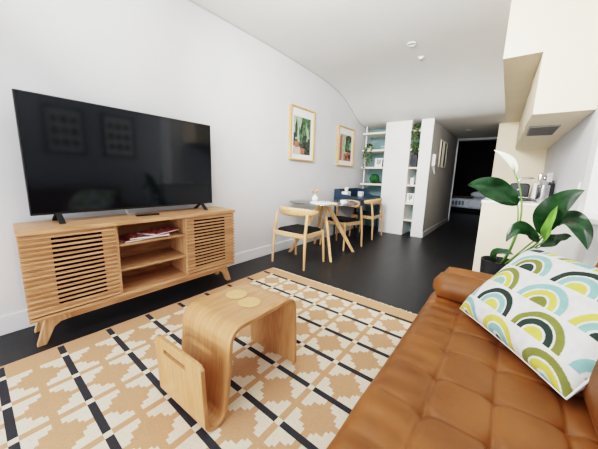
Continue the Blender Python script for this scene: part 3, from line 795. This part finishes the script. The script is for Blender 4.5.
# ceiling fittings
dl = thing('ceiling_downlight', 'round white downlight recessed in the sweeping living ceiling', 'downlight', (-1.10, 3.55, zc(3.55)))
MB().lathe([(.035, -.001), (.05, -.004), (.052, -.012), (.046, -.014), (.035, -.006)], n=32).build('bezel', M['white'], dl, smooth=True)
MB().lathe([(0, -.003), (.036, -.003), (.036, -.001), (0, -.001)], n=28).build('lens', M['trim'], dl)
sd = thing('ceiling_sprinkler', 'small white sprinkler disc just beyond the living room downlight', 'sprinkler', (-1.09, 3.95, zc(3.95)))
MB().lathe([(0, -.02), (.02, -.02), (.022, -.012), (.04, -.008), (.042, 0), (0, 0)], n=28).build('rose', M['white'], sd, smooth=True)
MB().lathe([(0, -.034), (.012, -.034), (.012, -.03), (.005, -.028), (.005, -.02), (0, -.02)], n=16).build('deflector', M['steel'], sd)
hl = thing('hall_downlight', 'unlit recessed downlight in the hall ceiling', 'downlight', (-.80, 6.9, zc(6.9)))
MB().lathe([(.035, -.001), (.05, -.003), (.052, -.01), (.035, -.004)], n=28).build('bezel', M['white'], hl, smooth=True)
MB().lathe([(0, -.003), (.036, -.003), (.036, -.001), (0, -.001)], n=28).build('lens', M['trim'], hl)

# ------------------------------------------------------------------ bedroom bed
bd = thing('bed', 'low bed with pale patterned linen in the dark far bedroom', 'bed', (-1.0, 11.6, 0))
MB().box(-.95, .65, -.72, .78, .02, .16).build('bed_base', M['black_wall'], bd)
mb = MB()
def duv(u, v):
    a, b = u*2-1, v*2-1
    k = max(abs(a), abs(b))
    return (-.15+a*.83, .03+b*.78, .2+.30*(1-k**10)+.02*noise.noise((a*3, b*3, 0)))
mb.grid(24, 24, duv).box(-.95, .65, -.7, .76, .16, .3); mb.build('duvet', M['linen'], bd, smooth=True)
mb = MB().grid(20, 12, lambda u, v: (-.9+u*1.0, -.62+v*.5, .525+.025*noise.noise((u*4, v*3, 2))))
mb.build('folded_throw', M['throw'], bd, smooth=True, solid=.03)
mb = MB()
for i in range(7): mb.box(-.78+i*.1, -.72+i*.1, -.752, -.742, .26, .40)
mb.build('pattern_band', mottled('grey_print', '#6c7684', '#8b95a2', 30, .9), bd)
pb = MB(); pb.ball((.28, .1, .60), (.32, .24, .13)); pb.build('bed_pillow', M['linen'], bd, smooth='all')

# ------------------------------------------------------------------ kitchen bench things
ZB = .893
ts = thing('toaster', 'black two-slot toaster on the kitchen bench, leftmost', 'toaster', (.125, 4.68, ZB))
MB().prism([(-.105, .015), (.105, .015), (.105, .16), (.085, .19), (-.085, .19), (-.105, .16)], 'y', -.085, .085).build('shell', M['black_plastic'], ts, bevel=.012, smooth=True)
MB().box(-.09, .09, -.045, -.02, .189, .192).box(-.09, .09, .02, .045, .189, .192).build('slots', M['steel'], ts)
MB().box(-.098, .098, -.08, .08, 0, .016).build('base', M['steel'], ts)
o = MB().box(-.02, .02, -.098, -.085, .10, .115).build('lever', M['steel'], ts, bevel=.002)
tp_ = thing('kitchen_tap', 'chrome arched mixer tap rising behind the black toaster', 'tap', (.28, 5.0, ZB))
pts = [(0, 0, 0), (0, 0, .22)]+[(-.03+.03*math.cos(a*PI/12), 0, .22+.04*math.sin(a*PI/12)) for a in range(1, 7)]+[(-.13, 0, .255), (-.155, 0, .245), (-.165, 0, .215)]
MB().tube(pts, .012, 12).build('spout', M['chrome'], tp_, smooth=True)
MB().lathe([(0, 0), (.028, 0), (.026, .01), (.02, .05), (0, .05)], n=22).build('tap_base', M['chrome'], tp_, smooth=True)
MB().tube([(.02, 0, .04), (.05, -.02, .075)], [.007, .005], 10).build('lever', M['chrome'], tp_, smooth=True)
jg = thing('white_jug', 'tall pale jug between the black toaster and steel canister', 'jug', (.295, 4.72, ZB))
MB().lathe([(0, 0), (.052, 0), (.05, .06), (.042, .15), (.038, .185), (.041, .195), (.035, .195), (.033, .18), (0, .02)], n=28).build('jug_body', M['ceramic'], jg, smooth=True)
MB().tube([(.038, .0, .17), (.075, 0, .165), (.08, 0, .11), (.05, 0, .06)], .007, 10).build('handle', M['ceramic'], jg, smooth=True)
cn = thing('utensil_canister', 'brushed steel canister of utensils on the kitchen bench', 'canister', (.345, 4.42, ZB))
MB().lathe([(0, 0), (.058, 0), (.06, .004), (.06, .175), (.057, .178), (.055, .175), (.055, .02), (0, .01)], n=32).build('canister_body', M['steel'], cn, smooth=True)
MB().lathe([(.0605, .150), (.063, .152), (.063, .160), (.0605, .162)], n=32).build('rim_band', M['chrome'], cn, smooth=True)
for k, (dx, dy, tx, ty, kind) in enumerate(((-.01, .01, -.035, .02, 'spoon'), (.015, -.005, .03, -.01, 'spatula'), (.0, .02, .005, .05, 'ladle'))):
    u = thing(['steel_spoon', 'steel_spatula', 'steel_ladle'][k], ['steel serving spoon standing in the canister', 'steel spatula standing in the canister with flat blade', 'steel ladle standing in the canister with round bowl'][k], kind, (.345+dx, 4.42+dy, ZB+.02))
    MB().tube([(0, 0, 0), (tx*.6, ty*.6, .2)], .004, 8).build('handle', M['chrome'], u, smooth=True)
    h = MB(); e = (tx*.8, ty*.8, .25)
    if kind == 'spatula':
        h.box(e[0]-.025, e[0]+.025, e[1]-.003, e[1]+.003, .195, .30)
    elif kind == 'spoon': h.ball((e[0], e[1], .245), (.024, .008, .05), 14, 8)
    else: h.ball((e[0], e[1], .24), (.033, .028, .03), 14, 8)
    h.build('head', M['chrome'], u, smooth=True)
kn = thing('knife_block', 'black slanted knife block beside the steel canister', 'knife block', (.425, 4.62, ZB))
MB().prism([(-.07, 0), (.07, 0), (.05, .17), (-.05, .20)], 'x', -.03, .03).build('block', M['black_plastic'], kn, bevel=.006)
for k in range(4):
    MB().box(-.022+k*.0125, -.014+k*.0125, -.02, .0, .178, .235).build('knife_handle', M['black_plastic'], kn, bevel=.002)
hb = thing('cooktop', 'black glass cooktop set into the near end of the benchtop', 'cooktop', (.11, 4.2, ZB))
MB().box(-.25, .165, -.27, .27, 0, .007).build('glass_plate', M['black_plastic'], hb, bevel=.003)
for (x, y, r_) in ((-.12, -.13, .08), (.075, -.13, .065), (-.12, .13, .065), (.075, .13, .08)):
    mb = MB().lathe([(r_-.012, .007), (r_, .007), (r_, .012), (r_-.012, .012), (r_-.012, .007)], n=32)
    b = mb.build('burner', M['steel'], hb)
for y in (-.2, -.1, 0, .1):
    MB().lathe([(0, .007), (.016, .007), (.015, .028), (0, .028)], c=(-.225, y, 0), n=18).build('knob', M['steel'], hb, smooth=True)
sw = thing('power_socket', 'white power socket plate on the right wall above the ledge', 'power socket', (XK, 3.12, 1.0))
MB().box(-.009, -.001, -.035, .035, 0, .11).build('plate', M['white'], sw, bevel=.003)
MB().box(-.013, -.009, -.012, .012, .062, .085).build('switch', M['trim'], sw)
MB().box(-.0095, -.009, -.008, -.004, .02, .04).box(-.0095, -.009, .004, .008, .02, .04).build('outlet_holes', M['black_plastic'], sw)
tt = thing('small_dish', 'small dark dish on the white ledge near the socket', 'dish', (.405, 3.30, .889))
MB().lathe([(0, 0), (.03, 0), (.045, .012), (.043, .013), (.028, .004), (0, .004)], n=24).build('dish_body', M['black_plastic'], tt, smooth=True)

# ------------------------------------------------------------------ sofa
sf = thing('leather_sofa', 'tan leather sofa with buttoned seat and rolled arm', 'sofa', (.2, .75, 0))
def sp(mb, name, mat, par=sf, **k):
    o = mb.build(name, mat, par, **k)
    if par is sf: o.location = (-.2, -.75, 0)
    return o
SX0, SX1, SY0, SY1 = -.295, .33, -.55, 1.80
sp(box(SX0+.05, .74, SY0, 2.0, .14, .275), 'base', M['leather'], bevel=.02, seg=3)
nodx = [-.112, .055, .222]; pity = .1875; ny0 = .79
zs = .43
nodes = [(x, ny0+k*pity) for x in nodx for k in range(-7, 6)]
def seat(x, y):
    # distance field of seams and buttons
    dx = min(abs(x-a) for a in nodx)
    ky = round((y-ny0)/pity); dy = abs(y-(ny0+ky*pity))
    z = 0
    wob = .006*noise.noise((x*9, y*9, 1))
    inq = smooth01((x-(nodx[0]-.03))/.03)
    z -= .0055*math.exp(-(dx/.006)**2)*smooth01((x-nodx[0]+.05)/.03)*1.0
    z -= .0055*math.exp(-(dy/.006)**2)*(.55+.45*inq)*smooth01((x-SX0-.03)/.08)
    # puff of each square
    if x >= nodx[0]-.02:
        fx = abs(math.sin(PI*(x-nodx[0])/.167)); fy = abs(math.sin(PI*(y-ny0)/pity)); z += .0035*(fx*fy)**.35-.002
    else:
        t = (nodx[0]-x)/.18; fy = abs(math.sin(PI*(y-ny0)/pity)); z += .008*math.sin(PI*min(1, t+.0))*(.7+.3*fy**.6)-.004*(1-t)
    d2 = (dx*dx+dy*dy)
    z -= .013*math.exp(-d2/.022**2)
    # radiating folds toward the front edge
    if x < nodx[0]:
        t = (nodx[0]-x)/.18
        ph = (y-ny0)/pity
        z += .003*math.sin(PI*t)*math.sin(2*PI*ph*2+2*noise.noise((y*3, 0, 0)))
    return zs+z+wob*.35
NX, NY = 150, 420
mb = MB()
def seatfn(u, v):
    y = SY0+.02+(SY1-.01-SY0-.02)*v
    s = u*(.665+.30)-.24           # arc length from lower front, over the edge, back
    R_ = .055
    ez = smooth01((y-SY0-.02)/.05)*smooth01((SY1-.005-y)/.06)
    if s < 0-.0:
        L = PI/2*R_
        if s < -L: z = zs-R_-( -L - s); x = SX0-.002*math.sin(40*y)
        else:
            a = (s+L)/R_; x = SX0+R_*(1-math.cos(a)); z = zs-R_+R_*math.sin(a)
        k = max(0, (s+L)/L) if s > -L else 0
        z += (seat(SX0+R_, y)-zs)*k
        return (x+.004*noise.noise((y*6, s*6, 3)), y, z)
    x = SX0+R_+s
    x = min(x, SX1+.06)
    z = seat(x, y)-(1-ez)*.03
    return (x, y, z)
mb.grid(NX, NY, seatfn); mb.build('seat_cushion', M['leather'], None, smooth='all')
st = bpy.data.objects['seat_cushion']; st.parent = sf; st.location = (-.2, -.75, 0)
sp(box(SX0+.012, SX1, SY0+.03, SY1-.01, .27, .385), 'seat_filling', M['leather'], bevel=.03, seg=3)
mb = MB()
for (x, y) in nodes:
    if y < SY0+.05 or y > SY1-.03: continue
    mb.ball((x, y, seat(x, y)+.001), (.010, .010, .005), 12, 6)
sp(mb, 'tufting_buttons', M['leather'], smooth='all')
# rear back frame and leaning back cushion
def cushion(name, cx, cy, cz, sx, sy, sz, rot, bulge, n=24):
    mb = MB(); mt = Matrix.Translation((cx, cy, cz)) @ Matrix.Rotation(rot, 4, 'Y')
    vs = []; 
    for side in (1, -1):
        mb.grid(n, n, lambda u, v: tuple(mt @ Vector((side*(sx/2*(.35+.65*(max(0, (1-(2*u-1)**6)*(1-(2*v-1)**6)))**.5)), (2*u-1)*sy/2, (2*v-1)*sz/2))))
    mt2 = mt
    k = sx/2*.35
    mb.box(-k, k, -sy/2, sy/2, -sz/2, sz/2, 0, mt)
    return sp(mb, name, M['leather'], smooth='all')
sp(MB().prism([(.60, .2), (.76, .2), (.785, .80), (.70, .80)], 'y', SY0, 1.97), 'back_frame', M['leather'], bevel=.02, seg=3)
cushion('back_cushion', .405, 1.17, .615, .23, 1.10, .44, math.radians(12), 0)
cushion('back_cushion', .405, .035, .615, .23, 1.10, .44, math.radians(12), 0)
def roll(yc, zc_, r, xa, xb):
    mb = MB(); N = 26; pts = []; rad = []
    for i in range(N+1):
        t = i/N; x = xa+(xb-xa)*t; e = min(x-xa, xb-x); k = min(1, e/.05)
        pts.append((x, yc, zc_)); rad.append(r*max(.12, (1-(1-k)**2.6))**.5*(1+.012*noise.noise((x*14, yc, 0))))
    return mb.tube(pts, rad, 28)
o = sp(roll(1.715, .497, .077, -.275, .60), 'arm_bolster', M['leather'], smooth='all')
o = sp(roll(1.90, .472, .088, -.265, .64), 'armrest_roll', M['leather'], smooth='all')
sp(box(SX0+.055, .66, 1.825, 1.985, .16, .47), 'armrest', M['leather'], bevel=.03, seg=4)
sp(roll(-.60, .50, .10, -.27, .64), 'armrest_roll', M['leather'], smooth='all')
sp(box(SX0+.055, .66, -.69, -.53, .16, .49), 'armrest', M['leather'], bevel=.03, seg=4)
for (x, y) in ((-.19, -.5), (.66, -.5), (-.19, 1.9), (.66, 1.9)):
    sp(MB().tube([(x, y, .012 if x < 0.2 else .0), (x, y, .15)], [.016, .026], 14), 'leg', M['sofa_leg'], smooth=True)

# ------------------------------------------------------------------ rainbow cushion
PC = {k: srgb(v) for k, v in dict(t='#8fc0bb', y='#d8cf62', o='#7f8448', d='#36423c', w='#f0f0ee').items()}
PAL = ['dty', 'tyo', 'oyt', 'yto', 'tod', 'ydt', 'oty', 'tyd', 'ody']
PAL = ['dty', 'tyo', 'ody', 'ytd', 'tod', 'oyt']
def rainbow(p, q):
    """p across, q up (metres) from the lower-left corner"""
    rh, w = .108, .218
    best = PC['w']
    row = math.floor(q/rh)
    for rr in (row,):
        off = (rr % 2)*w*.5+.03*((rr*7) % 3)
        k = math.floor((p-off)/w); cx = off+(k+.5)*w
        h = math.hypot(p-cx, (q-rr*rh)-.004)
        if q-rr*rh < .004: return best
        pal = PAL[(k*2+rr*5+1) % len(PAL)]
        if h < .036: return PC[pal[2]]
        if .043 < h < .066: return PC[pal[1]]
        if .072 < h < .096: return PC[pal[0]]
    return best
A = Vector((-.112, 1.54, .458)); B = Vector((.224, 1.075, .458))
e1 = (B-A).normalized(); hz = Vector((-e1.y, e1.x, 0));  hz = hz if hz.x > 0 else -hz
tl = math.radians(46); e2 = hz*math.cos(tl)+Vector((0, 0, 1))*math.sin(tl); nrm = e1.cross(e2); nrm = nrm if nrm.z > 0 else -nrm
PW, PH = (B-A).length, .45
def pil(u, v, side):
    a, b = 2*u-1, 2*v-1
    # concave edges between the corners
    pin = .035
    x = a*(1-pin*(1-b*b)*abs(a)**3); y = b*(1-pin*(1-a*a)*abs(b)**3)
    th = .088*((1-a**4)*(1-b**4))**.55 + .004
    th *= 1+.05*noise.noise((a*1.7, b*1.7, 5))
    wr = .003*noise.noise((a*5, b*5, 9))*(1-max(abs(a), abs(b))**4)
    p = A+e1*PW*(x+1)/2+e2*PH*(y+1)/2
    p = p+nrm*(th*side+wr)
    return p
cush = thing('scatter_cushion', 'white scatter cushion printed with teal, yellow and olive rainbow arches', 'cushion', tuple(A.lerp(B, .5)))
NU, NV = 300, 250
vs = [tuple(pil(i/NU, j/NV, 1)) for j in range(NV+1) for i in range(NU+1)]
fs = [(j*(NU+1)+i, j*(NU+1)+i+1, (j+1)*(NU+1)+i+1, (j+1)*(NU+1)+i) for j in range(NV) for i in range(NU)]
mb = MB(); mb.add(vs, fs); o = mb.build('cover_front', M['pillow'], cush, fix=False, smooth='all')
o.location = tuple(-Vector(cush.location))
ca = o.data.color_attributes.new('Col', 'FLOAT_COLOR', 'POINT'); buf = []
for j in range(NV+1):
    for i in range(NU+1): buf += list(rainbow(i/NU*PW+.045, j/NV*PH+.034))
ca.data.foreach_set('color', buf)
mb = MB().grid(60, 50, lambda u, v: tuple(pil(u, v, -1))); o = mb.build('cover_back', M['paper'], cush, smooth='all'); o.location = tuple(-Vector(cush.location))
bd_ = [pil(t/20, 0, 0) for t in range(20)]+[pil(1, t/20, 0) for t in range(20)]+[pil(1-t/20, 1, 0) for t in range(20)]+[pil(0, 1-t/20, 0) for t in range(21)]
o = MB().tube([tuple(p) for p in bd_], .0045, 6).build('piping', M['paper'], cush, smooth='all'); o.location = tuple(-Vector(cush.location))

# ------------------------------------------------------------------ peace lily
PX, PY = .02, 2.44
pl = thing('peace_lily', 'peace lily with glossy leaves and white flower in charcoal planter', 'potted plant', (PX, PY, 0))
def pp(mb, name, mat, par=pl, **k):
    o = mb.build(name, mat, par, **k)
    if par is pl: o.location = (-PX, -PY, 0)
    return o
pp(MB().lathe([(0, 0), (.078, 0), (.084, .01), (.112, .515), (.113, .53), (.104, .53), (.100, .50), (0, .49)], c=(PX, PY, 0), n=40), 'planter', M['pot'], smooth=True)
pp(MB().lathe([(0, .502), (.05, .506), (.098, .498), (.098, .49), (0, .49)], c=(PX, PY, 0), n=24), 'soil', M['soil'], smooth=True)
CAM = Vector((0, 0, 1.1))
def bez(p0, p1, p2, t):
    # p1 is a point ON the curve at mid
    c = 2*p1-.5*(p0+p2)
    return p0*(1-t)**2+c*2*t*(1-t)+p2*t*t
def leaf(pts, w, mat='leaf', face=(0, -.75, .65), fold=.18, name='leaf', wave=.012, peak=.42):
    p0, p1, p2 = (Vector(p) for p in pts); N, Mx = 26, 10; fc = Vector(face).normalized()
    def fn(u, v):
        t = v; p = bez(p0, p1, p2, t); d = (bez(p0, p1, p2, min(1, t+.02))-bez(p0, p1, p2, max(0, t-.02))).normalized()
        sd = d.cross(fc).normalized(); n = sd.cross(d).normalized()
        prof = (math.sin(PI*t**(math.log(.5)/math.log(peak)))**.8) if 0 < t < 1 else 0
        h = w/2*max(prof, .012); s = 2*u-1
        return tuple(p+sd*h*s+n*(h*fold*abs(s)**1.3-.0022*(abs(s) < .08))+n*wave*prof*math.sin(t*11+s*2)*abs(s))
    return pp(MB().grid(Mx, N, fn), name, M[mat], smooth='all', fix=False)
R0 = Vector((PX, PY, .50))
def petiole(to, mid, r=.0055, off=(0, 0)):
    b = R0+Vector((off[0], off[1], 0))
    pts = [bez(b, Vector(mid), Vector(to), t/12) for t in range(13)]
    return pp(MB().tube([tuple(p) for p in pts], [r*1.25-(r*.5)*i/12 for i in range(13)], 8), 'stem', M['stem'], smooth='all')
L1 = [(.072, 2.42, .938), (-.082, 2.32, 1.05), (-.224, 2.25, 1.066)]
L3 = [(.217, 2.38, .756), (.248, 2.30, .945), (.355, 2.25, 1.063)]
L4 = [(.258, 2.40, .844), (.352, 2.30, .868), (.412, 2.22, .725)]
L5 = [(.21, 2.36, .708), (.106, 2.28, .800), (.038, 2.22, .709)]
L6 = [(.228, 2.42, .669), (.306, 2.44, .736), (.37, 2.43, .765)]
L7 = [(-.016, 2.40, .512), (.009, 2.32, .612), (.089, 2.26, .622)]
leaf(L1, .15, face=(.0, -.95, .25)); petiole(L1[0], (.085, 2.43, .72), off=(.01, 0))
leaf(L3, .15, face=(-.25, -.9, .25)); petiole(L3[0], (.13, 2.42, .62), off=(.03, -.02))
leaf(L4, .13, face=(.05, -.8, .55)); petiole(L4[0], (.19, 2.43, .66), off=(.04, 0))
leaf(L5, .095, face=(0, -.85, .5)); petiole(L5[0], (.13, 2.42, .60), off=(.03, .02))
leaf(L6, .085, face=(0, -.6, .8)); petiole(L6[0], (.14, 2.44, .60), off=(.04, .02))
leaf(L7, .075, face=(0, -.7, .7)); petiole(L7[0], (.0, 2.42, .505), off=(0, -.02))
leaf([(.237, 2.36, .726), (.238, 2.29, .845), (.255, 2.25, .965)], .05, 'newleaf', face=(-.3, -.9, .2), fold=.7, name='young_leaf'); petiole((.237, 2.36, .726), (.15, 2.42, .60), off=(.035, .01))
fl = petiole((.022, 2.40, 1.167), (.10, 2.42, .86), r=.006, off=(.02, .01)); fl.name = 'flower_stem'
leaf([(.026, 2.40, 1.150), (-.012, 2.38, 1.235), (-.108, 2.36, 1.31)], .052, 'spathe', face=(.45, -.85, .2), fold=.6, name='flower_spathe', wave=.003)
pp(MB().tube([(.022, 2.393, 1.165), (.012, 2.375, 1.195), (-.006, 2.362, 1.23)], [.007, .009, .005], 10), 'flower_spadix', M['spadix'], smooth='all')

# ------------------------------------------------------------------ light
def area(name, loc, rot, sx, sy, e, c=(1, 1, 1), spread=180):
    l = bpy.data.lights.new(name, 'AREA'); l.shape = 'RECTANGLE'; l.size = sx; l.size_y = sy; l.energy = e; l.color = c; l.spread = math.radians(spread)
    o = bpy.data.objects.new(name, l); col.objects.link(o); o.location = loc; o.rotation_euler = rot; return o
area('window_daylight', (-.9, YB-.02, 1.35), (math.radians(90), 0, 0), 3.1, 2.3, 122, (.89, .95, 1))
area('low_upward_fill', (-.9, YB-.0, .5), (math.radians(125), 0, 0), 3.0, .7, 90, (1, .98, .95))  # added fill at the window foot, tilted up to brighten the ceiling
area('forward_fill', (-1.05, .9, 2.40), (math.radians(76), 0, 0), 1.2, .35, 62, (1, .98, .95), 120)  # added unseen fill aimed at shelf wall and kitchen, not a real fitting
area('ceiling_wash_fill', (-1.0, .3, 1.95), (math.radians(138), 0, 0), 1.6, .5, 44, (1, .98, .94))  # unseen fill added to wash the ceiling, no fixture here
area('bedroom_fill', (-1.6, 9.6, 2.4), (math.radians(35), 0, 0), .5, .5, 9, (1, .98, .95))  # unseen fill added to lift the dark bedroom
w = bpy.data.worlds.new('sky'); scn.world = w; w.use_nodes = True
nt = w.node_tree; bg = nt.nodes['Background']
sk = nt.nodes.new('ShaderNodeTexSky'); sk.sky_type = 'NISHITA'; sk.sun_elevation = math.radians(40); sk.sun_rotation = math.radians(100); sk.sun_disc = False
nt.links.new(sk.outputs[0], bg.inputs['Color']); bg.inputs['Strength'].default_value = .25

# ------------------------------------------------------------------ camera
cam = bpy.data.cameras.new('camera'); co = bpy.data.objects.new('camera', cam); col.objects.link(co)
f, yaw, pit, rol = 273.67, .64266, .17732, .028635
fw = Vector((-math.sin(yaw)*math.cos(pit), math.cos(yaw)*math.cos(pit), -math.sin(pit)))
r = Vector((math.cos(yaw), math.sin(yaw), 0)); u = r.cross(fw)
r2 = r*math.cos(rol)+u*math.sin(rol); u2 = -r*math.sin(rol)+u*math.cos(rol)
mw = Matrix.Identity(4)
for i in range(3): mw[i][0] = r2[i]; mw[i][1] = u2[i]; mw[i][2] = -fw[i]
mw[0][3], mw[1][3], mw[2][3] = 0, 0, 1.1
co.matrix_world = mw
cam.sensor_fit = 'HORIZONTAL'; cam.sensor_width = 36; cam.lens = 36*f/598; cam.clip_start = .02
scn.camera = co
scn.view_settings.view_transform = 'Filmic'
scn.view_settings.look = 'High Contrast'
scn.view_settings.exposure = -.06
scn.cycles.max_bounces = 12; scn.cycles.diffuse_bounces = 6
scn.cycles.use_denoising = True
